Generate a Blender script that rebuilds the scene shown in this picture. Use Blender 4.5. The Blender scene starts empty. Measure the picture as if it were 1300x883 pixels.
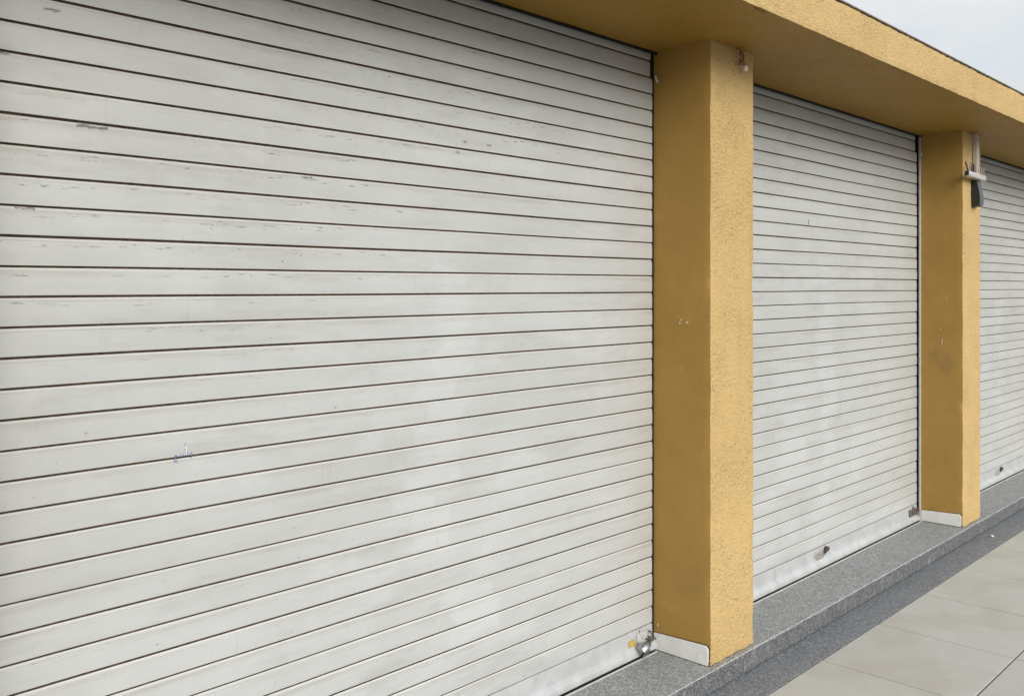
import bpy, bmesh, math, random
from mathutils import Vector, Matrix, noise as mnoise

random.seed(7)
R = math.radians
scene = bpy.context.scene
C = scene.collection

# ------------------------------------------------------------------ layout (metres)
# x runs along the shop front, y into the building, z up; the camera stands at x=0, y=0
STEP_Z = 0.097
EYE = 1.759
Y_STRIP = 1.961       # outer edge of the dark granite strip
Y_RISER = 2.140       # front face of the granite step
Y_PILLAR = 2.167      # front face of the pillars
Y_SHUT = 2.470        # plane of the shutters
Y_FASCIA = 1.790
Z_SOFFIT = 2.847
Z_TOP = 3.028
PW = 0.374            # pillar width
PITCH = 3.240
P1 = 3.507            # left edge of the first pillar in view
PX = [P1 - PITCH - 0.02, P1, P1 + PITCH, P1 + 2 * PITCH]
RAIL_TOP = 0.2185
SLAT = 0.0757
BX0, BX1 = -6.0, 15.0

# ------------------------------------------------------------------ node helpers
class NT:
    def __init__(s, mat):
        s.t = mat.node_tree; s.n = s.t.nodes; s.l = s.t.links
    def node(s, typ, **kw):
        n = s.n.new(typ)
        for k, v in kw.items():
            setattr(n, k, v)
        return n
    def put(s, sock, v):
        if v is None: return
        if isinstance(v, bpy.types.NodeSocket): s.l.new(v, sock)
        else:
            if sock.type == 'RGBA' and len(v) == 3: v = (*v, 1)
            sock.default_value = v
    def math(s, op, a, b=None, c=None, clamp=False):
        n = s.node('ShaderNodeMath', operation=op); n.use_clamp = clamp
        for i, v in enumerate((a, b, c)): s.put(n.inputs[i], v)
        return n.outputs[0]
    def mix(s, f, a, b, blend='MIX'):
        n = s.node('ShaderNodeMix', data_type='RGBA', blend_type=blend)
        s.put(n.inputs[0], f); s.put(n.inputs[6], a); s.put(n.inputs[7], b)
        return n.outputs[2]
    def noise(s, vec, scale, detail=4, rough=0.55, dist=0.0):
        n = s.node('ShaderNodeTexNoise')
        s.put(n.inputs['Vector'], vec); n.inputs['Scale'].default_value = scale
        n.inputs['Detail'].default_value = detail; n.inputs['Roughness'].default_value = rough
        n.inputs['Distortion'].default_value = dist
        return n.outputs[0]
    def voronoi(s, vec, scale, feature='F1', out='Distance', rnd=1.0):
        n = s.node('ShaderNodeTexVoronoi', feature=feature)
        s.put(n.inputs['Vector'], vec); n.inputs['Scale'].default_value = scale
        n.inputs['Randomness'].default_value = rnd
        return n.outputs[out]
    def ramp(s, v, lo, hi, a=0.0, b=1.0):
        n = s.node('ShaderNodeMapRange', interpolation_type='SMOOTHSTEP')
        s.put(n.inputs[0], v); s.put(n.inputs[1], lo); s.put(n.inputs[2], hi)
        s.put(n.inputs[3], a); s.put(n.inputs[4], b)
        return n.outputs[0]
    def scalevec(s, vec, sx, sy, sz, off=(0, 0, 0)):
        n = s.node('ShaderNodeMapping')
        s.put(n.inputs[0], vec); n.inputs['Scale'].default_value = (sx, sy, sz); n.inputs['Location'].default_value = off
        return n.outputs[0]
    def pos(s):
        return s.node('ShaderNodeNewGeometry').outputs['Position']
    def xyz(s, vec):
        n = s.node('ShaderNodeSeparateXYZ'); s.put(n.inputs[0], vec); return n.outputs
    def bump(s, h, strength, dist, normal=None):
        n = s.node('ShaderNodeBump')
        s.put(n.inputs['Height'], h); n.inputs['Strength'].default_value = strength; n.inputs['Distance'].default_value = dist
        if normal is not None: s.l.new(normal, n.inputs['Normal'])
        return n.outputs[0]
    def add(s, a, b): return s.math('ADD', a, b)
    def mul(s, a, b): return s.math('MULTIPLY', a, b)
    def box(s, p, x0, x1, z0, z1, soft, wob):
        """1 inside the wall rectangle x0..x1, z0..z1, edges softened and broken by the wobble value"""
        x = s.add(p[0], wob); z = s.add(p[2], wob)
        a = s.ramp(x, x0 - soft, x0 + soft); b = s.ramp(x, x1 - soft, x1 + soft, 1, 0)
        c = s.ramp(z, z0 - soft, z0 + soft); d = s.ramp(z, z1 - soft, z1 + soft, 1, 0)
        return s.mul(s.mul(a, b), s.mul(c, d))

def new_mat(name):
    m = bpy.data.materials.new(name); m.use_nodes = True
    nt = NT(m)
    return m, nt, nt.n['Principled BSDF']

def plain(name, col, rough=0.5, metal=0.0, bump=0.0, var=0.12, scale=60):
    m, t, b = new_mat(name)
    p = t.node('ShaderNodeTexCoord').outputs['Object']
    n = t.noise(p, scale, 5, 0.6)
    t.put(b.inputs['Base Color'], t.mix(t.ramp(n, .35, .65), [c * (1 - var) for c in col], [min(1, c * (1 + var)) for c in col]))
    t.put(b.inputs['Roughness'], t.ramp(n, .3, .7, max(0, rough - .08), min(1, rough + .08)))
    b.inputs['Metallic'].default_value = metal
    if bump: t.put(b.inputs['Normal'], t.bump(n, bump, .002))
    return m

# ------------------------------------------------------------------ materials
YEL = (0.615, 0.432, 0.186)

def mat_stucco():
    m, t, b = new_mat('rough_yellow_stucco')
    p = t.pos()
    blot = t.noise(p, 1.6, 4)
    zone = t.ramp(t.noise(p, 4.0, 3), .38, .62)              # rougher and smoother areas
    q = t.scalevec(p, 1.0, 1.0, 1.45)
    l1 = t.noise(q, 55, 3, .55, .6)
    l2 = t.noise(q, 120, 3, .6, .3)
    worm = t.math('ABSOLUTE', t.math('SUBTRACT', t.noise(q, 38, 2, .5, 1.2), .5))
    worm = t.ramp(worm, 0.0, .13)
    pit = t.ramp(t.noise(q, 80, 3, .6), .315, .385)            # small open pits
    h = t.add(t.mul(l1, .8), t.add(t.mul(l2, .45), t.add(t.mul(worm, t.add(.10, t.mul(zone, .14))), t.mul(pit, .22))))
    c = t.mix(t.ramp(blot, .3, .7), (YEL[0] * .96, YEL[1] * .955, YEL[2] * .94), (YEL[0] * 1.02, YEL[1] * 1.025, YEL[2] * 1.06))
    c = t.mix(t.ramp(l2, .55, .75, 0, .10), c, (.70, .54, .28))
    pit_dark = t.mul(t.math('SUBTRACT', 1.0, pit), t.ramp(zone, 0, 1, .14, .68))  # pits coloured darker, more strongly in the rougher areas
    c = t.mix(pit_dark, c, (.27, .165, .06))
    st = t.ramp(t.noise(t.scalevec(p, 14, 14, .8), 1, 3), .60, .72, 0, .16)   # faint run marks
    c = t.mix(st, c, (.40, .27, .10))
    t.put(b.inputs['Base Color'], c)
    b.inputs['Roughness'].default_value = .72
    b.inputs['Specular IOR Level'].default_value = .35
    t.put(b.inputs['Normal'], t.bump(h, .95, .0088))
    return m

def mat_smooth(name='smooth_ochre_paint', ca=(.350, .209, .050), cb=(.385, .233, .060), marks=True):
    m, t, b = new_mat(name)
    p = t.pos()
    blot = t.noise(p, 2.2, 5)
    fine = t.noise(p, 34, 4)
    c = t.mix(t.ramp(blot, .3, .7), ca, cb)
    sx = t.xyz(p)
    # dirty rubbed patches on the pillar sides
    wob = t.mul(t.math('SUBTRACT', t.noise(p, 14, 5, .65), .5), .30)
    dv = t.node('ShaderNodeVectorMath', operation='DISTANCE'); t.put(dv.inputs[0], p); dv.inputs[1].default_value = (6.747, 2.29, 1.25)
    d1 = t.ramp(t.add(dv.outputs['Value'], wob), .02, .12, .38, 0)
    dv2 = t.node('ShaderNodeVectorMath', operation='DISTANCE'); t.put(dv2.inputs[0], p); dv2.inputs[1].default_value = (3.507, 2.30, .45)
    d2 = t.ramp(t.add(dv2.outputs['Value'], wob), .0, .16, .22, 0)
    if marks: c = t.mix(t.math('MAXIMUM', d1, d2), c, (.21, .13, .05))
    mot = t.ramp(t.noise(p, 6.5, 6, .65), .44, .72, 0, .22)
    c = t.mix(mot, c, [x * .72 for x in ca])
    drip = t.ramp(t.noise(t.scalevec(p, 30, 30, 1.3), 1.0, 4, .6), .58, .74, 0, .20)
    c = t.mix(drip, c, (.30, .20, .09))
    pale = t.ramp(t.noise(t.scalevec(p, 1, 1, 1, (7, 3, 1)), 9, 5, .6), .62, .74, 0, .18)
    c = t.mix(pale, c, [min(1, x * 1.35 + .03) for x in cb])
    spot = t.ramp(t.noise(p, 22, 2), .70, .74, 0, .5)
    c = t.mix(spot, c, (.30, .19, .07))
    t.put(b.inputs['Base Color'], c)
    t.put(b.inputs['Roughness'], t.ramp(fine, .3, .7, .52, .66))
    b.inputs['Specular IOR Level'].default_value = .3
    h = t.add(t.mul(t.noise(p, 9, 3), .8), t.mul(fine, .25))
    t.put(b.inputs['Normal'], t.bump(h, .35, .006))
    return m

def mat_shutter():
    m, t, b = new_mat('painted_shutter_metal')
    p = t.pos(); s = t.xyz(p)
    base = t.noise(t.scalevec(p, 1.1, 1, 2.0), 1.3, 5)
    c = t.mix(t.ramp(base, .3, .7), (.470, .484, .480), (.516, .534, .534))
    # every slat its own slightly different tone
    k = t.math('FLOOR', t.math('DIVIDE', t.math('SUBTRACT', s[2], RAIL_TOP), SLAT))
    wn = t.node('ShaderNodeTexWhiteNoise', noise_dimensions='2D')
    cv = t.node('ShaderNodeCombineXYZ'); t.put(cv.inputs[0], k); t.put(cv.inputs[1], t.math('FLOOR', t.math('DIVIDE', s[0], 3.24)))
    t.l.new(cv.outputs[0], wn.inputs['Vector'])
    c = t.mix(t.ramp(wn.outputs[0], 0, 1, 0, .10), c, (.385, .38, .36))
    # brushed-on touch-up paint: cooler, lighter rectangles of roller width
    wob = t.mul(t.math('SUBTRACT', t.noise(t.scalevec(p, 9, 9, 14), 1.0, 5), .5), .16)
    sp = list(s); sp[0] = t.add(s[0], t.mul(t.math('SUBTRACT', wn.outputs[0], .5), .13))
    lighter = None
    for x0, x1, z0, z1, a in PATCH:
        v = t.mul(t.box(sp, x0, x1, z0, z1, .02, wob), a)
        lighter = v if lighter is None else t.math('MAXIMUM', lighter, v)
    c = t.mix(t.mul(lighter, .50), c, (.60, .628, .638))
    # thin vertical wipes
    vw = t.ramp(t.noise(t.scalevec(p, 7, 1, .7), 1.0, 4, .6), .58, .75, 0, .22)
    c = t.mix(vw, c, (.54, .555, .55))
    gr = t.ramp(t.noise(t.scalevec(p, 2.2, 1, 11), 1.0, 6, .7), .48, .74, 0, .36)
    c = t.mix(gr, c, (.33, .325, .305))
    hs = t.ramp(t.noise(t.scalevec(p, 3, 1, 160), 1.0, 3, .6), .56, .70, 0, .12)
    c = t.mix(hs, c, (.35, .345, .325))
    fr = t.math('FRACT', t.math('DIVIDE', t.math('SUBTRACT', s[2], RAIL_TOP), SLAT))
    # highlights painted along the slat lips, shade line painted on the little step below
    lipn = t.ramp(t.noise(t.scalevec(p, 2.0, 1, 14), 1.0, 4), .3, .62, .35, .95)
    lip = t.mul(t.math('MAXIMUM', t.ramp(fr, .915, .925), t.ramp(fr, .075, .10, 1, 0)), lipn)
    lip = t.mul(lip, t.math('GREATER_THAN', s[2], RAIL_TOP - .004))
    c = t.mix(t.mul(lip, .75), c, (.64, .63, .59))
    stepshade = t.mul(t.mul(t.ramp(fr, .855, .868), t.ramp(fr, .885, .90, 1, 0)), t.ramp(t.noise(t.scalevec(p, 3, 1, 13, (2, 0, 5)), 1.0, 4), .35, .65, .2, .8))
    c = t.mix(t.mul(stepshade, .5), c, (.25, .225, .19))
    grime = t.mul(t.ramp(fr, .60, .84), t.ramp(fr, .86, .88, 1, 0))
    gn = t.ramp(t.noise(t.scalevec(p, 1.4, 1, 13, (9, 0, 2)), 1.0, 5, .65), .42, .68)
    c = t.mix(t.mul(t.mul(grime, gn), .5), c, (.36, .335, .295))
    run = t.mul(t.ramp(t.noise(t.scalevec(p, 42, 1, 3.5), 1.0, 4, .6), .60, .74), t.ramp(t.noise(t.scalevec(p, 1.2, 1, 13, (4, 0, 8)), 1.0, 3), .48, .66))
    c = t.mix(t.mul(run, .42), c, (.36, .34, .31))
    blotch = t.ramp(t.noise(t.scalevec(p, 5, 1, 9, (1, 0, 6)), 1.0, 6, .7), .48, .70, 0, .22)
    c = t.mix(blotch, c, (.60, .615, .61))
    # dark chips along the slats, thicker in some bands
    zone = t.ramp(t.noise(t.scalevec(p, .9, 1, 1.6, (3, 0, 7)), 1.0, 3), .46, .62)
    up = t.ramp(s[2], 1.3, 2.0, .25, 1.0)
    edge = t.mul(t.ramp(fr, .62, .70), t.ramp(fr, .84, .90, 1, 0))
    chip = t.ramp(t.noise(t.scalevec(p, 20, 1, 190, (0, 0, 3)), 1.0, 4, .7), .60, .645)
    chip = t.mul(chip, t.mul(edge, t.mul(zone, up)))
    # the few big scuffs
    sw = t.mul(t.math('SUBTRACT', t.noise(t.scalevec(p, 60, 1, 160), 1.0, 4, .7), .5), .020)
    for x0, x1, z0, z1 in ((.94, 1.02, 2.174, 2.181), (.86, .90, 2.460, 2.466), (2.31, 2.325, 2.286, 2.293), (2.43, 2.455, 2.288, 2.294), (2.275, 2.29, 2.244, 2.251),
                           (.79, .84, 1.952, 1.957), (.74, .78, 2.33, 2.335), (1.62, 1.66, 2.10, 2.104), (5.05, 5.06, 2.12, 2.15)):
        chip = t.math('MAXIMUM', chip, t.box(s, x0, x1, z0, z1, .003, sw))
    pin = t.ramp(t.noise(t.scalevec(p, 34, 1, 60), 1.0, 2, .5), .75, .79)
    pin = t.mul(pin, t.mul(zone, .75))
    c = t.mix(t.math('MAXIMUM', t.mul(chip, .85), pin), c, (.10, .095, .09))
    t.put(b.inputs['Base Color'], c)
    t.put(b.inputs['Roughness'], t.ramp(t.noise(p, 30, 4), .3, .7, .34, .50))
    b.inputs['Specular IOR Level'].default_value = .55
    h = t.add(t.noise(t.scalevec(p, 5, 1, 20), 1.0, 4), t.mul(t.noise(t.scalevec(p, 40, 1, 220), 1.0, 3), .12))
    t.put(b.inputs['Normal'], t.bump(h, .35, .003))
    return m

PATCH = [
    (2.14, 2.33, 1.05, 1.70, .55), (1.90, 2.02, 1.22, 1.52, .35), (2.02, 2.7, 2.20, 2.44, .50),
    (2.18, 2.30, 1.62, 1.86, .55), (2.26, 2.52, .47, .66, .75), (1.30, 1.55, 1.0, 1.25, .25),
    (2.05, 2.22, .82, 1.10, .65), (2.55, 2.8, .95, 1.15, .30), (1.1, 1.5, .35, .55, .30), (1.62, 1.95, .62, .86, .35),
    (1.15, 1.32, 1.70, 2.10, .35), (.85, 1.05, 1.95, 2.2, .3),
    (5.20, 5.42, .95, 1.75, .60), (5.24, 5.36, .5, 1.0, .55), (4.7, 5.0, .75, 1.1, .4), (5.6, 5.8, .5, .9, .4), (4.75, 4.95, .3, .55, .35),
    (5.2, 5.42, 1.75, 2.2, .35), (8.5, 8.72, .5, 1.7, .5), (8.1, 8.3, 1.0, 1.5, .4),
]

def mat_granite(name, dark, mid, light, warm=0.0, bmp=.03, rub=0.0):
    m, t, b = new_mat(name)
    p = t.pos()
    v1 = t.voronoi(p, 270, out='Color'); v2 = t.voronoi(p, 160, out='Color')
    a = t.xyz(v1)[0]; d = t.xyz(v2)[1]
    c = t.mix(t.ramp(a, .25, .62), dark, mid)
    c = t.mix(t.ramp(d, .62, .80), c, light)
    c = t.mix(t.ramp(t.xyz(v1)[2], .84, .92, 0, .7), c, [x * .45 for x in dark])
    blot = t.noise(p, 2.4, 5)
    c = t.mix(t.ramp(blot, .45, .75, 0, .22), c, [x * 1.25 for x in mid])
    run = t.ramp(t.noise(t.scalevec(p, 9, 3, 2), 1.0, 4), .58, .72, 0, .22)
    c = t.mix(run, c, [x * .7 for x in mid])
    if rub:
        sm = t.ramp(t.noise(t.scalevec(p, 26, 4, 9), 1.0, 4), .56, .70, 0, rub)
        c = t.mix(sm, c, (.34, .345, .34))
    t.put(b.inputs['Base Color'], c)
    t.put(b.inputs['Roughness'], t.ramp(t.noise(p, 18, 4), .3, .7, .48, .72))
    t.put(b.inputs['Normal'], t.bump(a, bmp, .001))
    return m

def mat_tiles():
    m, t, b = new_mat('concrete_paving')
    p = t.pos(); s = t.xyz(p)
    wn = t.node('ShaderNodeTexWhiteNoise', noise_dimensions='2D')
    cv = t.node('ShaderNodeCombineXYZ')
    t.put(cv.inputs[0], t.math('FLOOR', t.math('DIVIDE', t.math('SUBTRACT', s[0], TX0), TILE)))
    t.put(cv.inputs[1], t.math('FLOOR', t.math('DIVIDE', t.math('SUBTRACT', Y_STRIP, s[1]), TILE)))
    t.l.new(cv.outputs[0], wn.inputs['Vector'])
    c = t.mix(wn.outputs[0], (.425, .412, .374), (.465, .452, .412))
    blot = t.noise(p, 2.0, 6, .6, .4)
    c = t.mix(t.ramp(blot, .42, .66, 0, .55), c, (.37, .335, .285))
    b2 = t.noise(t.scalevec(p, 1, 1, 1, (5, 2, 0)), 3.3, 5, .6, .8)
    c = t.mix(t.ramp(b2, .5, .74, 0, .5), c, (.49, .48, .45))
    fine = t.noise(p, 160, 4, .65)
    c = t.mix(t.ramp(fine, .52, .72, 0, .34), c, (.27, .255, .22))
    sc = t.ramp(t.noise(t.scalevec(p, 3, 26, 1), 1.0, 4, .6), .60, .72, 0, .14)
    c = t.mix(sc, c, (.46, .445, .41))
    pin = t.ramp(t.noise(p, 48, 2), .755, .79, 0, .55)
    c = t.mix(pin, c, (.16, .15, .13))
    t.put(b.inputs['Base Color'], c)
    t.put(b.inputs['Roughness'], t.ramp(blot, .3, .7, .55, .78))
    t.put(b.inputs['Normal'], t.bump(t.add(fine, t.mul(blot, .6)), .2, .0015))
    return m

TILE = 0.652
# cross joints of the paving pass through x = 3.74 - n*TILE at the strip edge
TX0 = 4.149 - 30 * TILE

M_STUCCO = mat_stucco()
M_SMOOTH = mat_smooth()
M_SOFFIT = mat_smooth('shade_darkened_soffit_ochre', (.285, .160, .022), (.31, .178, .028), False)  # ochre darkened so the colour carries the shade under the overhang
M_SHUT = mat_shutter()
M_GROOVE = plain('rusty_slat_groove', (.095, .066, .047), .85, var=.4)
M_RAIL = plain('galvanised_rail', (.485, .50, .508), .42, .10, bump=.25, var=.07, scale=14)
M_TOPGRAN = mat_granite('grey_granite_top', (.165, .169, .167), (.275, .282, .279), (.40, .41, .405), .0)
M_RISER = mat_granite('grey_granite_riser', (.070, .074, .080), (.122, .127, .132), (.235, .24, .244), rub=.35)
M_STRIP = mat_granite('blue_grey_granite_strip', (.105, .112, .122), (.172, .181, .194), (.27, .278, .29))
M_ARRIS = mat_granite('pale_granite_arris', (.38, .385, .38), (.52, .53, .525), (.66, .665, .66))  # paler granite colour along the front edge of the step
M_MORTAR = plain('grey_mortar', (.06, .06, .057), .9, bump=.5, var=.4, scale=40)
M_TILE = mat_tiles()
M_JOINT = plain('sandy_joint', (.085, .073, .055), .9, bump=.4, var=.25, scale=90)
M_GROUND = plain('unseen_dark_asphalt', (.06, .058, .055), .9, bump=.4, var=.2, scale=8)  # unseen asphalt, kept dark to cut bounce under the overhang
M_WHITE = plain('white_ceramic', (.74, .74, .71), .45, var=.05, scale=25)
M_GROUT = plain('dark_crack_grout', (.13, .085, .045), .9, var=.3)
M_ALU = plain('dull_grey_aluminium', (.36, .355, .34), .5, .25, var=.08, scale=30)
M_ALU_L = plain('pale_aluminium', (.62, .62, .60), .4, .35, var=.06, scale=30)
M_BLACK = plain('black_gap_shade', (.012, .011, .010), .8, var=.2)  # flat black, shade painted into the gaps around the shutters
M_DARK = plain('dark_slate_plastic', (.018, .022, .027), .5, var=.1)
M_GREYBOX = plain('mid_grey_plastic', (.095, .105, .12), .5, var=.08)
M_CHROME = plain('worn_chrome', (.40, .41, .43), .24, 1.0, var=.06, scale=120)
M_STEEL = plain('greasy_steel', (.20, .185, .17), .45, .7, bump=.3, var=.25, scale=90)
M_RUST = plain('brown_rust', (.085, .052, .036), .85, .1, bump=.6, var=.4, scale=120)
M_TAG = plain('faded_yellow_sticker', (.50, .36, .08), .6, var=.2, scale=90)
M_COPPER = plain('red_brown_wire', (.16, .052, .036), .5, var=.3, scale=200)
M_CONN = plain('white_plastic', (.80, .78, .72), .4, var=.04)
M_INK = plain('blue_ink', (.17, .25, .46), .6, var=.2, scale=300)
M_CHALK = plain('pale_smear', (.80, .82, .84), .7, var=.05, scale=300)
M_PLASTER = plain('bare_white_plaster', (.60, .52, .38), .85, bump=.4, var=.12, scale=200)
M_SMEAR = plain('grey_brown_grime', (.29, .28, .255), .8, var=.25, scale=70)
M_FLASH = plain('grey_roof_flashing', (.20, .18, .155), .55, .3, var=.3, scale=20)
M_LEAF = plain('dry_brown_leaf', (.17, .095, .03), .8, var=.3, scale=120)
M_PAPER = plain('white_paper', (.82, .81, .78), .8, var=.04)

# ------------------------------------------------------------------ mesh helpers
def link(name, bm, mats, parent=None, smooth=None):
    me = bpy.data.meshes.new(name)
    bm.normal_update()
    if smooth is not None:
        for f in bm.faces: f.smooth = True
        for e in bm.edges:
            if len(e.link_faces) == 2 and e.calc_face_angle(0) > smooth: e.smooth = False
    bm.to_mesh(me); bm.free()
    for m in (mats if isinstance(mats, (list, tuple)) else [mats]): me.materials.append(m)
    o = bpy.data.objects.new(name, me); C.objects.link(o)
    if parent is not None: o.parent = parent
    return o

def tag(o, label=None, cat=None, group=None, kind=None):
    if label: o['label'] = label
    if cat: o['category'] = cat
    if group: o['group'] = group
    if kind: o['kind'] = kind
    return o

def empty(name, loc):
    o = bpy.data.objects.new(name, None); C.objects.link(o); o.location = loc; o.empty_display_size = .1
    return o

def box(bm, a, b, bevel=0.0, seg=2, mat=0, rot=None, cen=None):
    r = bmesh.ops.create_cube(bm, size=1)
    vs = r['verts']
    c = [(a[i] + b[i]) / 2 for i in range(3)]; s = [abs(b[i] - a[i]) for i in range(3)]
    for v in vs: v.co = Vector((v.co[i] * s[i] + c[i] for i in range(3)))
    fs = set(f for v in vs for f in v.link_faces)
    if bevel:
        es = list(set(e for v in vs for e in v.link_edges))
        rr = bmesh.ops.bevel(bm, geom=es, offset=bevel, segments=seg, affect='EDGES', profile=.5)
        fs = set(f for f in bm.faces if f in rr['faces'] or f.is_valid and f in fs) | set(rr['faces'])
        vs = list(set(v for f in fs for v in f.verts))
    for f in fs:
        if f.is_valid: f.material_index = mat
    if rot is not None:
        bmesh.ops.rotate(bm, verts=[v for v in vs if v.is_valid], cent=cen or c, matrix=rot)
    return vs

def boxobj(name, a, b, mat, parent=None, bevel=0.0, off=None):
    bm = bmesh.new(); box(bm, a, b, bevel)
    return link(name, bm, mat, parent, smooth=.6 if bevel else None)

def tube(bm, pts, rad, seg=8, cap=True):
    pts = [Vector(p) for p in pts]
    rings = []
    for i, p in enumerate(pts):
        d = (pts[min(i + 1, len(pts) - 1)] - pts[max(i - 1, 0)]).normalized()
        u = d.cross(Vector((0, 0, 1)) if abs(d.z) < .9 else Vector((1, 0, 0))).normalized(); w = d.cross(u)
        r = rad[i] if isinstance(rad, (list, tuple)) else rad
        rings.append([bm.verts.new(p + (u * math.cos(2 * math.pi * k / seg) + w * math.sin(2 * math.pi * k / seg)) * r) for k in range(seg)])
    for a, b in zip(rings, rings[1:]):
        for k in range(seg): bm.faces.new((a[k], a[(k + 1) % seg], b[(k + 1) % seg], b[k]))
    if cap:
        bm.faces.new(rings[0][::-1]); bm.faces.new(rings[-1])

def blob_plate(bm, outline, n, h):
    """a flat irregular flake: outline points, thickness h along n, slightly narrower on top"""
    c = sum((Vector(p) for p in outline), Vector()) / len(outline)
    lo = [bm.verts.new(p) for p in outline]
    hi = [bm.verts.new(c + (Vector(p) - c) * .88 + Vector(n) * h) for p in outline]
    k = len(lo)
    for i in range(k): bm.faces.new((lo[i], lo[(i + 1) % k], hi[(i + 1) % k], hi[i]))
    bm.faces.new(hi); bm.faces.new(lo[::-1])
    bmesh.ops.recalc_face_normals(bm, faces=bm.faces[:])

def wob(p, amp, f=9.0):
    v = mnoise.noise_vector(Vector(p) * f); w = mnoise.noise_vector(Vector(p) * f * 4.1)
    return (v + w * .45) * amp

def gridbox(a, b, step, amp, skip=(), matfn=None, f=9.0, arris=0.0):
    """a plastered block: gridded faces, hand-floated surface and slightly broken arrises"""
    bm = bmesh.new()
    n = [max(1, round(abs(b[i] - a[i]) / (step[i] if isinstance(step, tuple) else step))) for i in range(3)]
    cache = {}
    def vert(i):
        if i not in cache:
            p = Vector([a[k] + (b[k] - a[k]) * i[k] / n[k] for k in range(3)])
            ends = [k for k in range(3) if i[k] in (0, n[k])]
            d = wob(p, amp, f)
            if len(ends) >= 2 and arris:
                cen = Vector([(a[k] + b[k]) / 2 for k in range(3)])
                r = arris * (.5 + 1.0 * max(0, mnoise.noise(p * 23)) + 2.2 * max(0, mnoise.noise(p * 7 + Vector((3, 1, 9))) - .32))
                for k in ends: d[k] += r * (1 if p[k] < cen[k] else -1)
            cache[i] = bm.verts.new(p + d)
        return cache[i]
    for ax in range(3):
        u, v = [k for k in range(3) if k != ax]
        for side in (0, 1):
            if (ax, side) in skip: continue
            for i in range(n[u]):
                for j in range(n[v]):
                    q = []
                    for di, dj in ((0, 0), (1, 0), (1, 1), (0, 1)):
                        t = [0, 0, 0]; t[ax] = side * n[ax]; t[u] = i + di; t[v] = j + dj
                        q.append(vert(tuple(t)))
                    fc = bm.faces.new(q)
                    if matfn: fc.material_index = matfn(ax, side)
    bmesh.ops.recalc_face_normals(bm, faces=bm.faces[:])
    return bm

# ------------------------------------------------------------------ the setting
def setting():
    bm = bmesh.new()
    S = 400
    vs = [bm.verts.new(p) for p in ((-S, -S, -.13), (S, -S, -.13), (S, S, -.13), (-S, S, -.13))]
    bm.faces.new(vs)
    tag(link('ground', bm, M_GROUND), 'unseen dark grey ground spreading away beyond the paving', 'ground', kind='structure')
    # paving: bevelled slabs on a sandy bed, one sheet of paving
    bm = bmesh.new()
    box(bm, (-6.6, Y_STRIP - 4 * TILE, -.135), (15.6, Y_STRIP - .004, -.004), mat=1)
    nx0 = int((-6.0 - TX0) / TILE); nx1 = int((15.0 - TX0) / TILE)
    for i in range(nx0, nx1):
        for j in range(4):
            x0 = TX0 + i * TILE; y1 = Y_STRIP - j * TILE
            g = .0036; dz = random.uniform(-.0009, .0009)
            vs = box(bm, (x0 + g, y1 - TILE + g, -.028), (x0 + TILE - g, y1 - g, dz), bevel=.0022, seg=2, mat=0)
    tag(link('pavement', bm, [M_TILE, M_JOINT], smooth=.25), 'beige concrete slab paving beside the dark granite strip', 'pavement', kind='structure')
    bm = bmesh.new()
    x = BX0
    while x < BX1:
        box(bm, (x + .002, Y_STRIP - 4 * TILE - .15, -.14), (x + .998, Y_STRIP - 4 * TILE - .003, .0), bevel=.012, seg=3)
        x += 1.0
    tag(link('kerb', bm, M_STRIP, smooth=.25), 'granite kerb stones along the outer edge of the paving', 'kerb', kind='structure')
    # dark flush strip against the step, in long slabs
    bm = bmesh.new()
    x = BX0; k = 0
    while x < BX1:
        w = 1.28
        box(bm, (x + .0012, Y_STRIP + .002, -.03), (min(x + w, BX1) - .0012, Y_RISER + .02, .001 + random.uniform(-.0006, .0006)), bevel=.0018)
        x += w
    tag(link('granite_strip', bm, M_STRIP, smooth=.25), 'blue grey granite strip lying flush along the foot of the step', 'strip', kind='structure')
    # step: tread slabs over riser slabs
    bm = bmesh.new()
    x = BX0 + .35
    while x < BX1:
        w = 1.62
        x1 = min(x + w, BX1)
        box(bm, (x + .001, Y_RISER - .003, STEP_Z - .022), (x1 - .001, Y_SHUT + .35, STEP_Z + random.uniform(-.0004, .0004)), bevel=.0048, seg=2, mat=0)
        x += w
    x = BX0
    while x < BX1:
        w = 1.30
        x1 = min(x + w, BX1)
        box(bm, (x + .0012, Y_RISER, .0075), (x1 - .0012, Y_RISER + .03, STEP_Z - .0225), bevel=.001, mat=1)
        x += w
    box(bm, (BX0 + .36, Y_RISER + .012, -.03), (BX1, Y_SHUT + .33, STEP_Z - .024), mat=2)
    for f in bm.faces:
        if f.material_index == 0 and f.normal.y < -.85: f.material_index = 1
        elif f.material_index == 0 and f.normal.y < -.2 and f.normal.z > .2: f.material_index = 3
    tag(link('granite_step', bm, [M_TOPGRAN, M_RISER, M_MORTAR, M_ARRIS], smooth=.25), 'long grey granite step under the shutters and pillars', 'step', kind='structure')

setting()

# ------------------------------------------------------------------ the building
bld = empty('shop_building', (P1, Y_SHUT, STEP_Z))
tag(bld, 'low ochre yellow building with grey roller shutters between stucco pillars under a flat overhang', 'building')
bpy.context.view_layer.update()
INV = bld.matrix_world.inverted()
def part(o, parent=bld):
    """parent without moving: every part is modelled at its real place"""
    o.parent = parent
    o.matrix_parent_inverse = parent.matrix_world.inverted() if parent is not bld else INV
    return o

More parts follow.
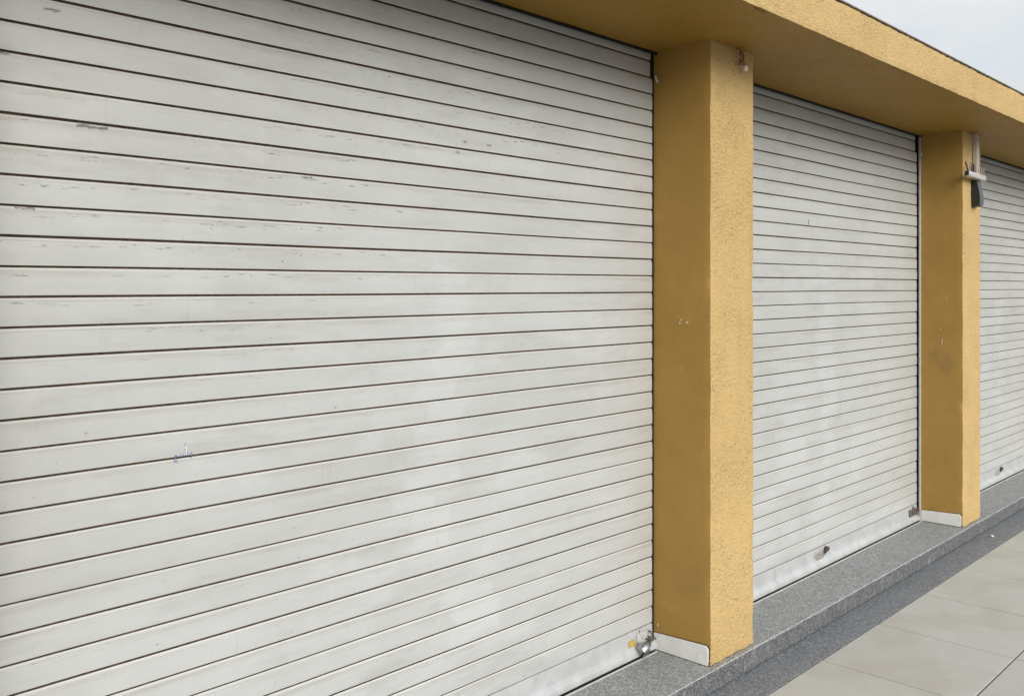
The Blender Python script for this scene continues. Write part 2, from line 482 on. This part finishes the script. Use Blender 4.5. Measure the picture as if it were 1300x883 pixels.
# fascia (front of the overhang) with its stuccoed face, soffit sloping gently behind it
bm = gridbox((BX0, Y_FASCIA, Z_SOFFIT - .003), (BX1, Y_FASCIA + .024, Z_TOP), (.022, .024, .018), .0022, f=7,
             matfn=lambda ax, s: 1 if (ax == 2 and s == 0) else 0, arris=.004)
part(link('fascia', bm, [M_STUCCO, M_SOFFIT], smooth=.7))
SLOPE = .018
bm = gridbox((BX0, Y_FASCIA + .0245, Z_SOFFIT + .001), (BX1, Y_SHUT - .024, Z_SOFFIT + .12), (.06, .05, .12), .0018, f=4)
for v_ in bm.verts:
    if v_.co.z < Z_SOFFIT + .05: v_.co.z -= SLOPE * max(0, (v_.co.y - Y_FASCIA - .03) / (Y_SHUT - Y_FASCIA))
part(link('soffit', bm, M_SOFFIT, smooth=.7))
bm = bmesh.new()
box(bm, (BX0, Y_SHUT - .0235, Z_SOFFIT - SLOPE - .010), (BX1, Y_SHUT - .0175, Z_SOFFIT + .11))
part(link('lintel_shadow_gap', bm, M_BLACK))  # black strip standing in for the shadow gap above the shutters
# thin metal flashing on the roof edge, roof slab behind
bm = bmesh.new()
x = BX0
while x < BX1:
    box(bm, (x, Y_FASCIA - .0045, Z_TOP + .003), (x + 2.38, Y_FASCIA + .30, Z_TOP + .0095), bevel=.0015)
    x += 2.40
part(link('roof_flashing', bm, M_FLASH, smooth=.6))
bm = bmesh.new()
box(bm, (BX0, Y_FASCIA + .162, Z_SOFFIT + .125), (BX1, 9.0, Z_TOP - .01))
part(link('roof', bm, M_GROUND))
# solid walls beside and behind the bays
bm = bmesh.new()
box(bm, (BX0, Y_SHUT + .002, STEP_Z), (PX[0], Y_SHUT + .25, Z_SOFFIT + .1))
box(bm, (PX[3] + PW, Y_SHUT + .002, STEP_Z), (BX1, Y_SHUT + .25, Z_SOFFIT + .1))
box(bm, (BX0, Y_SHUT + .26, 0), (BX0 + .2, 9.0, Z_SOFFIT + .12))
box(bm, (BX1 - .2, Y_SHUT + .26, 0), (BX1, 9.0, Z_SOFFIT + .12))
box(bm, (BX0 + .21, 8.8, 0), (BX1 - .21, 9.0, Z_SOFFIT + .12))
part(link('wall', bm, M_SMOOTH))

def make_pillar(x, label=None, reveal=True):
    bm = gridbox((x, Y_PILLAR, STEP_Z + .001), (x + PW, Y_SHUT + .12, Z_SOFFIT + .02), (.017, .02, .02), .0024,
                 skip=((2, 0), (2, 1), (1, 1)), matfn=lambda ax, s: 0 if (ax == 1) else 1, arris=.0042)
    o = part(link('pillar', bm, [M_STUCCO, M_SMOOTH], smooth=.7))
    if label: tag(o, label)
    # white tile skirting on the flank that faces along the shutters
    bm = bmesh.new()
    h0, h1 = .074, .086
    yi = Y_SHUT - (.026 if reveal else .008)
    vs = [(yi, 0), (Y_PILLAR + .012, 0), (Y_PILLAR + .008, .02), (Y_PILLAR + .008, h1 - .014), (Y_PILLAR + .020, h1), (yi, h0)]
    lo = [bm.verts.new((x - .009, y, STEP_Z + .004 + z)) for y, z in vs]
    hi = [bm.verts.new((x + .004, y, STEP_Z + .004 + z)) for y, z in vs]
    bm.faces.new(lo); bm.faces.new(hi[::-1])
    for i in range(len(vs)): bm.faces.new((lo[i], hi[i], hi[(i + 1) % len(vs)], lo[(i + 1) % len(vs)]))
    bmesh.ops.recalc_face_normals(bm, faces=bm.faces[:])
    bmesh.ops.bevel(bm, geom=[e for e in bm.edges], offset=.0012, segments=1, affect='EDGES')
    bpy.context.view_layer.update()
    part(link('skirting_tile', bm, M_WHITE), o)
    bm = bmesh.new()
    vs = [(yi, .0005), (Y_PILLAR + .004, .0005), (Y_PILLAR + .004, h1 + .003), (Y_PILLAR + .016, h1 + .009), (yi, h0 + .0075)]
    lo = [bm.verts.new((x - .0035, y, STEP_Z + z)) for y, z in vs]; hi = [bm.verts.new((x + .003, y, STEP_Z + z)) for y, z in vs]
    bm.faces.new(lo); bm.faces.new(hi[::-1])
    for i in range(len(vs)): bm.faces.new((lo[i], hi[i], hi[(i + 1) % len(vs)], lo[(i + 1) % len(vs)]))
    bmesh.ops.recalc_face_normals(bm, faces=bm.faces[:])
    part(link('mortar_bed', bm, M_GROUT), o)
    return o

pillars = [make_pillar(PX[0]), make_pillar(PX[1], 'stucco pillar with a flaked white patch on its flank and wire at the top', False),
           make_pillar(PX[2], 'stucco pillar carrying a grey metal bracket'), make_pillar(PX[3])]

# flaked paint on the flanks of the two pillars in view
def flake(px, y, z, r, seed, stretch=1.0):
    rnd = random.Random(seed)
    n = 11
    return [Vector((px, y + math.cos(2 * math.pi * i / n) * r * rnd.uniform(.45, 1.1), z + math.sin(2 * math.pi * i / n) * r * stretch * rnd.uniform(.45, 1.1))) for i in range(n)]
for pil, px, spots in ((pillars[1], PX[1], ((2.288, 1.600, .010, 1, .6), (2.325, 1.597, .0042, 2, 2.0), (2.318, 1.612, .0035, 3, 2), (2.335, 1.625, .003, 4, 1), (2.27, 1.62, .0025, 14, 1),
                                            (2.443, .214, .005, 9, 2.2))),
                       (pillars[2], PX[2], ((2.305, 1.37, .0032, 5, 9), (2.315, 1.46, .003, 6, 3), (2.275, 1.67, .0045, 7, 1.4)))):
    for y, z, r, sd, st in spots:
        bm = bmesh.new(); blob_plate(bm, flake(px - .0022, y, z, r, sd, st), (-1, 0, 0), .0012)
        part(link('paint_flake', bm, M_PLASTER), pil)

# ---- roller shutters
def slat_profile(last=False):
    # (z, y, groove?) bottom to top of one slat; y grows into the building
    return [(.0000, .0080, 1), (.0034, .0080, 1), (.0035, .0026, 1), (.0042, .0006, 0), (.0062, -.0003, 0), (.018, -.0009, 0), (.036, -.0012, 0),
            (.054, -.0009, 0), (.0655, -.0003, 0), (.0666, .0009, 0), (.0700, .0011, 0), (.0736, .0040, 1), (.0749, .0066, 1), (.0757, .0080, 0)]

def make_shutter(x0, x1, seed, right_gap=.012, top_gap=.03, label=None, visible_channel=True):
    rnd = random.Random(seed)
    bm = bmesh.new()
    prof = slat_profile()
    n = 44
    top = Z_SOFFIT + .06
    k = 0
    while RAIL_TOP + k * SLAT < top - .02:
        zb = RAIL_TOP + k * SLAT
        e0 = x0 + .012; e1 = x1 - right_gap - (top_gap if zb > 2.66 else 0) + rnd.uniform(-.0035, .0035)
        dz = rnd.uniform(-.0005, .0005); dy = rnd.uniform(-.0008, .0008); tilt = rnd.uniform(-.0005, .0005)
        cols = []
        for i in range(n + 1):
            x = e0 + (e1 - e0) * i / n
            wz = mnoise.noise(Vector((x * 1.3, k * .13, seed))) * .0011 + dz + tilt * (i / n - .5)
            wy = mnoise.noise(Vector((x * 1.7, k * .37, seed + 5))) * .0016 + mnoise.noise(Vector((x * 6, k * 3.1, seed + 9))) * .0005 + dy
            cols.append([bm.verts.new((x, Y_SHUT + y + wy, zb + z + wz)) for z, y, g in prof])
        for i in range(n):
            for j in range(len(prof) - 1):
                f = bm.faces.new((cols[i][j], cols[i + 1][j], cols[i + 1][j + 1], cols[i][j + 1]))
                f.material_index = 1 if prof[j][2] else 0
        k += 1
    bmesh.ops.recalc_face_normals(bm, faces=bm.faces[:])
    # face the street
    if sum(f.normal.y for f in bm.faces) > 0: bmesh.ops.reverse_faces(bm, faces=bm.faces[:])
    # back sheet so that the shutter is a closed solid leaf
    box(bm, (x0 + .012, Y_SHUT + .0095, RAIL_TOP - .02), (x1 - right_gap - .004, Y_SHUT + .018, top), mat=1)
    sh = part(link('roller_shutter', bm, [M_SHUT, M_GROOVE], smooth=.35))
    if label: tag(sh, label)
    bpy.context.view_layer.update()
    # bottom rail: upright plate with a rolled-out foot
    bm = bmesh.new()
    z0 = STEP_Z + .006
    pr = [(RAIL_TOP - .0005, .010), (RAIL_TOP - .0015, .0015), (RAIL_TOP - .004, -.0006), (RAIL_TOP - .040, -.0022), (z0 + .052, -.0022), (z0 + .046, -.0036),
          (z0 + .036, -.0130), (z0 + .024, -.0200), (z0 + .010, -.0225), (z0 + .003, -.0215), (z0, -.0180), (z0, .010)]
    seam = x0 + (4.65 - (PX[1] + PW))
    spans = [(x0 + .01, seam - .0012), (seam + .0012, x1 - right_gap + .002)]
    for a, b in spans:
        m = max(2, int((b - a) / .08)); cols = []
        for i in range(m + 1):
            x = a + (b - a) * i / m
            wz = mnoise.noise(Vector((x * 2, 3.3, seed))) * .0012; wy = mnoise.noise(Vector((x * 2.6, 8.3, seed))) * .0012
            cols.append([bm.verts.new((x, Y_SHUT + y + wy, z + (wz if q < 11 else 0))) for q, (z, y) in enumerate(pr)])
        for i in range(m):
            for j in range(len(pr) - 1):
                bm.faces.new((cols[i][j], cols[i][j + 1], cols[i + 1][j + 1], cols[i + 1][j]))
        bm.faces.new(cols[0][::-1]); bm.faces.new(cols[-1])
    bmesh.ops.recalc_face_normals(bm, faces=bm.faces[:])
    part(link('bottom_rail', bm, M_RAIL, smooth=.35), sh)
    # metal sill line on the granite
    bm = bmesh.new()
    box(bm, (x0 + .012, Y_SHUT - .040, STEP_Z + .0006), (x1 - .02, Y_SHUT - .031, STEP_Z + .0048), bevel=.0012)
    box(bm, (x0 + .012, Y_SHUT - .0305, STEP_Z + .0005), (x1 - .02, Y_SHUT + .012, STEP_Z + .0022), mat=1)  # black sheet stands in for the shaded gap under the rail
    part(link('sill_strip', bm, [M_ALU_L, M_BLACK]), sh)
    # side guides
    for side in (0, 1):
        bm = bmesh.new()
        xa = x0 if side == 0 else x1
        s = 1 if side == 0 else -1
        zt = Z_SOFFIT + .05
        if side == 1 and not visible_channel:
            box(bm, (xa - .0005, Y_SHUT - .003, STEP_Z + .001), (xa - .011, Y_SHUT + .03, zt), mat=1)
        else:
            box(bm, (xa + s * .001, Y_SHUT - .023, STEP_Z + .001), (xa + s * .004, Y_SHUT - .0045, zt), bevel=.0006)
            box(bm, (xa + s * .0045, Y_SHUT - .0230, STEP_Z + .001), (xa + s * .027, Y_SHUT - .0195, zt), bevel=.0006)
            box(bm, (xa + s * .001, Y_SHUT - .004, STEP_Z + .001), (xa + s * .0095, Y_SHUT + .03, zt), mat=1)
        part(link('guide_channel', bm, [M_ALU_L, M_BLACK]), sh)
    # little stop near the top of the right guide
    bm = bmesh.new()
    zc = 2.697
    box(bm, (x1 - .020, Y_SHUT - .034, zc - .008), (x1 - .004, Y_SHUT - .0265, zc + .008), bevel=.002)
    box(bm, (x1 - .026, Y_SHUT - .034, zc + .004), (x1 - .019, Y_SHUT - .0265, zc + .024), bevel=.002, rot=Matrix.Rotation(R(-16), 3, 'Y'))
    part(link('guide_stop', bm, M_ALU_L), sh)
    return sh

def centre_lock(sh, x, z):
    """dirty oval lock plate with a rusty flip tag in the bottom rail"""
    Y = Y_SHUT - .0030
    bm = bmesh.new()
    n = 28
    rnd = random.Random(int(x * 10))
    ol = [Vector((x - .035 + math.cos(2 * math.pi * i / n) * .078 * rnd.uniform(.86, 1.06), Y, z - .014 + math.sin(2 * math.pi * i / n) * .028 * rnd.uniform(.86, 1.06))) for i in range(n)]
    blob_plate(bm, ol, (0, -1, 0), .0022)
    part(link('lock_plate', bm, M_SMEAR), sh)
    bm = bmesh.new()
    tube(bm, [(x + .03, Y, z + .010), (x + .03, Y - .010, z + .010)], .017, 16)
    box(bm, (x - .002, Y - .016, z - .004), (x + .058, Y - .009, z + .018), bevel=.003, rot=Matrix.Rotation(R(-14), 3, 'Y'))
    part(link('lock_tag', bm, M_RUST, smooth=.6), sh)

def end_lock(sh, x1, z, rusty=True):
    """bolt case and sliding bolt at the right end of the bottom rail"""
    Y = Y_SHUT - .003
    bm = bmesh.new()
    box(bm, (x1 - .178, Y - .008, z - .024), (x1 - .050, Y, z + .024), bevel=.004)
    tube(bm, [(x1 - .112, Y - .006, z + .002), (x1 - .112, Y - .016, z + .002)], .014, 16)
    box(bm, (x1 - .118, Y - .011, z + .022), (x1 - .106, Y - .005, z + .046), bevel=.002)
    part(link('bolt_case', bm, M_STEEL, smooth=.6), sh)
    bm = bmesh.new()
    tube(bm, [(x1 - .09, Y - .014, z - .005), (x1 - .004, Y - .014, z - .005)], .0065, 10)
    tube(bm, [(x1 - .06, Y - .016, z - .005), (x1 - .06, Y - .030, z - .028)], .005, 8)
    box(bm, (x1 - .030, Y - .018, z - .026), (x1 - .020, Y, z + .018), bevel=.002)
    part(link('sliding_bolt', bm, M_STEEL, smooth=.6), sh)

sh1 = make_shutter(PX[0] + PW, PX[1], 11, right_gap=.009, top_gap=.018, visible_channel=False, label='widest grey roller shutter with a padlock and blue pen scribble')
sh2 = make_shutter(PX[1] + PW, PX[2], 23, right_gap=.024, label='grey roller shutter between the two stucco pillars')
sh3 = make_shutter(PX[2] + PW, PX[3], 37, right_gap=.024, label='grey roller shutter partly hidden behind the bracket pillar')
bpy.context.view_layer.update()
centre_lock(sh1, PX[0] + PW + 1.34, .178)
centre_lock(sh2, 5.235, .186)
centre_lock(sh3, 8.60, .186)
end_lock(sh2, PX[2], .172)
end_lock(sh3, PX[3], .172)

# ---- hasp, sticker and pen scribble on the first shutter
HX, HZ = 3.405, .166
Y = Y_SHUT - .003
bm = bmesh.new()
box(bm, (HX - .030, Y - .004, HZ - .014), (HX + .060, Y, HZ + .034), bevel=.003)
box(bm, (HX - .012, Y - .007, HZ + .020), (HX - .004, Y - .003, HZ + .048), bevel=.0015)
tube(bm, [(HX + .010, Y - .003, HZ + .014), (HX + .010, Y - .010, HZ + .014)], .008, 14)
part(link('hasp_plate', bm, M_SHUT, smooth=.6), sh1)
bm = bmesh.new()
tube(bm, [(HX + .030, Y - .004, HZ - .004), (HX + .034, Y - .030, HZ + .004), (HX + .042, Y - .034, HZ + .020), (HX + .050, Y - .016, HZ + .030), (HX + .052, Y - .003, HZ + .026)], .0042, 8)
tube(bm, [(HX + .020, Y - .014, HZ - .018), (HX + .098, Y - .014, HZ - .014)], .0055, 10)
box(bm, (HX + .050, Y - .019, HZ - .024), (HX + .060, Y, HZ + .004), bevel=.002)
part(link('sliding_bolt', bm, M_STEEL, smooth=.6), sh1)
bm = bmesh.new()
box(bm, (HX - .092, Y - .0016, HZ - .012), (HX - .044, Y - .0004, HZ + .016), rot=Matrix.Rotation(R(-3), 3, 'Y'))
part(link('sticker', bm, M_TAG), sh1)
bm = bmesh.new()
box(bm, (HX - .24, Y - .0012, HZ - .030), (HX - .10, Y - .0004, HZ - .024))

# blue pen scribble, four slats up from the middle: short joined strokes ending in a tail, and a smeared upright
def stroke(bm, pts, r, y):
    tube(bm, [(x, y, z) for x, z in pts], r, 5)
SX, SZ = 1.218, 1.281
bm.free(); bm = bmesh.new()
ys = Y_SHUT - .0022
def S(*pts): stroke(bm, [(SX + x / 1000, SZ + z / 1000) for x, z in pts], .0012, ys)
S((34, 6), (37, 9), (39, 5), (36, 2), (38, -3), (33, -6))                    # small loop with a tail, right end
S((24, 14), (25, 2))                                                        # upright
S((18, 4), (15, 1), (12, 5), (9, 1), (6, 4), (3, 1), (0, 3), (-4, 1))         # toothed middle
S((-4, 1), (-8, 6), (-13, 7), (-9, 2), (-14, -4), (-12, -10), (-5, -12))      # open bowl, left end
S((-8, -6), (-7, -7)); S((12, 10), (13, 10)); S((4, 8), (5, 8))
S((17, 36), (18, 33)); S((18, 22), (19, 18))
part(link('pen_scribble', bm, M_INK), sh1)
bm = bmesh.new()
for (x, z, r, sd) in ((.0225, .014, .003, 1), (.0205, .022, .0028, 2), (.0235, .006, .0025, 3)):
    b2 = bmesh.new(); rnd = random.Random(sd)
    blob_plate(b2, [Vector((SX + x + math.cos(a * .7) * r * rnd.uniform(.5, 1), ys + .0009, SZ + z + math.sin(a * .7) * r * 1.8 * rnd.uniform(.5, 1))) for a in range(9)], (0, -1, 0), .0005)
    me = bpy.data.meshes.new('tmp'); b2.to_mesh(me); b2.free(); bm.from_mesh(me); bpy.data.meshes.remove(me)
part(link('chalk_smear', bm, M_CHALK), sh1)

# ------------------------------------------------------------------ padlock (hangs from the hasp)
pad = empty('padlock', (HX - .012, Y - .02, HZ - .03))
tag(pad, 'shiny round steel padlock hanging on the hasp of the widest shutter', 'padlock')
bpy.context.view_layer.update()
bm = bmesh.new()
# stubby round body lying aslant, its axis pointing out to the right
prof = [(0, .0), (.022, .0), (.0270, .004), (.0285, .010), (.0285, .030), (.0265, .037), (.019, .041), (0, .041)]
rings = []
for r, h in prof:
    rings.append([bm.verts.new((r * math.cos(2 * math.pi * i / 32), r * math.sin(2 * math.pi * i / 32), h)) for i in range(32)] if r else [bm.verts.new((0, 0, h))])
for a, b in zip(rings, rings[1:]):
    for i in range(32):
        j = (i + 1) % 32
        if len(a) == 1: bm.faces.new((a[0], b[j], b[i]))
        elif len(b) == 1: bm.faces.new((a[i], a[j], b[0]))
        else: bm.faces.new((a[i], a[j], b[j], b[i]))
bmesh.ops.recalc_face_normals(bm, faces=bm.faces[:])
mt = Matrix.Translation((HX - .050, Y - .034, HZ - .032)) @ Matrix.Rotation(R(62), 4, 'Y') @ Matrix.Rotation(R(12), 4, 'X')
bmesh.ops.transform(bm, matrix=mt, verts=bm.verts[:])
part(link('lock_body', bm, M_CHROME, smooth=.6), pad)
bm = bmesh.new()
pp = []
for i in range(13):
    a = math.pi * i / 12
    pp.append(mt @ Vector((.0, -.013 * math.cos(a), .036 + .026 * math.sin(a))))
tube(bm, pp, .0050, 10)
part(link('shackle', bm, M_STEEL, smooth=.6), pad)

# ------------------------------------------------------------------ twisted wire end under the soffit at the first pillar
WX, WY = 3.735, Y_PILLAR - .022
wire = empty('hanging_wire', (WX, WY, Z_SOFFIT))
tag(wire, 'short bundle of twisted brown wire with a white connector dangling beside the nearest pillar top', 'wire')
bpy.context.view_layer.update()
bm = bmesh.new()
zt = Z_SOFFIT + .004
tube(bm, [(WX - .030, WY, zt), (WX - .029, WY - .002, zt - .018), (WX - .022, WY - .005, zt - .034), (WX - .010, WY - .004, zt - .040)], .0028, 7)
for s in range(3):
    pts = []
    for i in range(26):
        u = i / 25; a = u * 9.5 + s * 1.57
        rr = .010 + .004 * math.sin(u * 5 + s)
        pts.append((WX - .008 - .012 * u + rr * math.cos(a), WY - .006 + .010 * math.sin(a), zt - .028 - .066 * u))
    tube(bm, pts, .0022, 6)
tube(bm, [(WX - .004, WY - .006, zt - .060), (WX + .008, WY - .010, zt - .078), (WX + .015, WY - .010, zt - .092)], .0024, 7)
part(link('twisted_cable', bm, M_COPPER, smooth=.8), wire)
bm = bmesh.new()
box(bm, (WX + .007, WY - .017, zt - .114), (WX + .024, WY - .004, zt - .089), bevel=.003, rot=Matrix.Rotation(R(-22), 3, 'Y'))
part(link('connector', bm, M_CONN, smooth=.6), wire)

# ------------------------------------------------------------------ bracket on the second pillar
BXC = 6.955
br = empty('mounting_bracket', (BXC, Y_PILLAR - .02, 2.54))
tag(br, 'grey metal drop bracket with crossbar, bolts and dark wedge shaped box on the farther pillar', 'bracket')
bpy.context.view_layer.update()
yb = Y_PILLAR - .004
bm = bmesh.new()
box(bm, (BXC - .018, yb - .030, 2.545), (BXC - .0145, yb, Z_SOFFIT - .001), bevel=.0008)       # channel section: left wall
box(bm, (BXC - .0140, yb - .030, 2.545), (BXC + .018, yb - .027, Z_SOFFIT - .001), bevel=.0008)  # front web
tube(bm, [(BXC + .006, yb - .026, 2.72), (BXC + .006, yb - .032, 2.72)], .005, 8)
part(link('post', bm, M_ALU_L, smooth=.6), br)
bm = bmesh.new()
rot = Matrix.Rotation(R(1.2), 3, 'Y')
cc = (BXC - .107, yb - .045, 2.528)
box(bm, (BXC - .285, yb - .062, 2.510), (BXC + .075, yb - .031, 2.545), bevel=.002, rot=rot, cen=cc)
part(link('crossbar', bm, M_ALU_L, smooth=.6), br)
bm = bmesh.new()
box(bm, (BXC - .292, yb - .059, 2.513), (BXC - .2855, yb - .034, 2.543), rot=rot, cen=cc)
part(link('end_cap', bm, M_DARK), br)
bm = bmesh.new()
box(bm, (BXC + .0755, yb - .059, 2.513), (BXC + .082, yb - .034, 2.543), rot=rot, cen=cc)
part(link('end_cap', bm, M_DARK), br)
for dx, hh, ln in ((-.262, .060, -.050), (-.235, .066, .030), (-.190, .056, .0), (-.150, .062, .010), (-.100, .048, .004), (.020, .050, -.004), (.042, .058, .003), (.062, .054, .0)):
    bm = bmesh.new()
    tube(bm, [(BXC + dx, yb - .046, 2.542), (BXC + dx + ln * .5, yb - .047, 2.545 + hh * .55), (BXC + dx + ln, yb - .046, 2.548 + hh)], .0052, 8)
    tube(bm, [(BXC + dx, yb - .046, 2.5425), (BXC + dx, yb - .046, 2.556)], .0085, 6)
    part(link('bolt', bm, M_RUST if dx in (-.262, -.190, -.150, .042) else M_ALU, smooth=.6), br)
# wedge shaped box with a curved front under the bar
bm = bmesh.new()
wz0, wz1 = 2.318, 2.508
prf = [(yb, wz1), (yb - .034, wz1), (yb - .040, wz1 - .03), (yb - .049, wz1 - .075), (yb - .055, wz1 - .115), (yb - .056, wz1 - .15), (yb - .054, wz0 + .014), (yb, wz0)]
xa, xb = BXC - .042, BXC + .036
L = [bm.verts.new((xa, y, z)) for y, z in prf]; Rr = [bm.verts.new((xb, y, z)) for y, z in prf]
fl = bm.faces.new(L); fr = bm.faces.new(Rr[::-1])
for i in range(len(prf)):
    f = bm.faces.new((L[i], Rr[i], Rr[(i + 1) % len(prf)], L[(i + 1) % len(prf)]))
    f.material_index = 1 if 1 <= i <= 5 else 0
bmesh.ops.recalc_face_normals(bm, faces=bm.faces[:])
part(link('box_housing', bm, [M_DARK, M_GREYBOX], smooth=.5), br)

# ------------------------------------------------------------------ small litter
def litter(name, x, y, z, r, mat, label, cat, seed, h=.002, st=.6):
    rnd = random.Random(seed)
    bm = bmesh.new(); n = 12
    blob_plate(bm, [Vector((math.cos(2 * math.pi * i / n) * r * rnd.uniform(.7, 1.1), math.sin(2 * math.pi * i / n) * r * st * rnd.uniform(.7, 1.1), 0)) for i in range(n)], (0, 0, 1), h)
    for v in bm.verts: v.co.z += mnoise.noise(v.co * 60 + Vector((seed, 0, 0))) * .001 + .0015
    o = link(name, bm, mat); o.location = (x, y, z); o.rotation_euler = (0, 0, seed * 1.3)
    return tag(o, label, cat)
litter('dry_leaf', 2.975, 2.055, .0022, .014, M_LEAF, 'small flat brown leaf lying on the blue grey granite strip', 'leaf', 2)
litter('paper_scrap', 5.62, 1.475, .0012, .020, M_PAPER, 'tiny white scrap lying on the beige paving', 'litter', 5, st=.35)
litter('pebble', 7.02, 2.06, .0022, .014, M_PAPER, 'small pale pebble lying on the granite strip past the farther pillar', 'pebble', 3, h=.008, st=.8)

# ------------------------------------------------------------------ sky, sun, camera
SUN_EL, SUN_AZ = 25.0, -18.0       # azimuth towards +x from the street side (-y)
sd = Vector((math.sin(R(SUN_AZ)) * math.cos(R(SUN_EL)), -math.cos(R(SUN_AZ)) * math.cos(R(SUN_EL)), math.sin(R(SUN_EL))))
w = bpy.data.worlds.new('World'); scene.world = w; w.use_nodes = True
t = NT(w); bg = t.n['Background']
sky = t.node('ShaderNodeTexSky', sky_type='NISHITA')
sky.sun_disc = False; sky.sun_elevation = R(SUN_EL); sky.sun_rotation = math.atan2(sd.x, sd.y)
gen = t.node('ShaderNodeTexCoord').outputs['Generated']
up = t.xyz(gen)[2]
n1 = t.noise(t.scalevec(gen, 1, 1, 2.6, (.3, .1, 0)), 2.6, 6, .55, .5)
dot = t.node('ShaderNodeVectorMath', operation='DOT_PRODUCT'); t.l.new(gen, dot.inputs[0]); dot.inputs[1].default_value = sd
glow = t.math('POWER', t.math('MAXIMUM', dot.outputs['Value'], 0.0), 3.0)
over = t.add(t.mul(t.ramp(up, -.04, .22, .30, 1.0), t.ramp(up, 0.2, 1.0, 5.6, 7.8)), t.mul(glow, 5.5))
cl = t.mix(t.ramp(n1, .36, .64), (.90, .97, 1.03), (1.06, 1.07, 1.07))
cl = t.mix(t.ramp(up, .35, .9, 0, .8), cl, (.78, .92, 1.08))        # cooler overhead
cl = t.mix(t.ramp(glow, .2, .9, 0, .8), cl, (1.06, .99, .88))       # warmer where the sun stands behind the cloud
mulv = t.node('ShaderNodeVectorMath', operation='SCALE'); t.l.new(cl, mulv.inputs[0]); t.l.new(over, mulv.inputs['Scale'])
cover = t.ramp(n1, .20, .50, .80, .97)
t.put(bg.inputs['Color'], t.mix(cover, sky.outputs[0], mulv.outputs[0]))
bg.inputs['Strength'].default_value = .1

sun = bpy.data.lights.new('sun', 'SUN'); sun.energy = 1.5; sun.angle = R(30); sun.color = (1.0, .957, .895)
so = bpy.data.objects.new('sun', sun); C.objects.link(so)
so.rotation_euler = (-sd).to_track_quat('-Z', 'Y').to_euler(); so.location = sd * 20

cam = bpy.data.cameras.new('camera'); co = bpy.data.objects.new('camera', cam); C.objects.link(co)
F_PX = 1170.0; XV = 1125.0
cam.sensor_width = 36; cam.lens = 36 * F_PX / 1300
cam.shift_y = -77.5 / 1300
ang = math.atan2(XV, F_PX)
co.location = (0, 0, EYE)
co.rotation_euler = (R(90), 0, -(math.pi / 2 - ang))
cam.clip_start = .05; cam.clip_end = 2000
scene.camera = co

scene.render.resolution_x = 1024; scene.render.resolution_y = 695
v = scene.view_settings
v.view_transform = 'Standard'; v.look = 'None'; v.exposure = 0.5; v.gamma = 1.0; v.use_curve_mapping = False
scene.cycles.max_bounces = 8; scene.cycles.diffuse_bounces = 5
scene.cycles.use_denoising = True
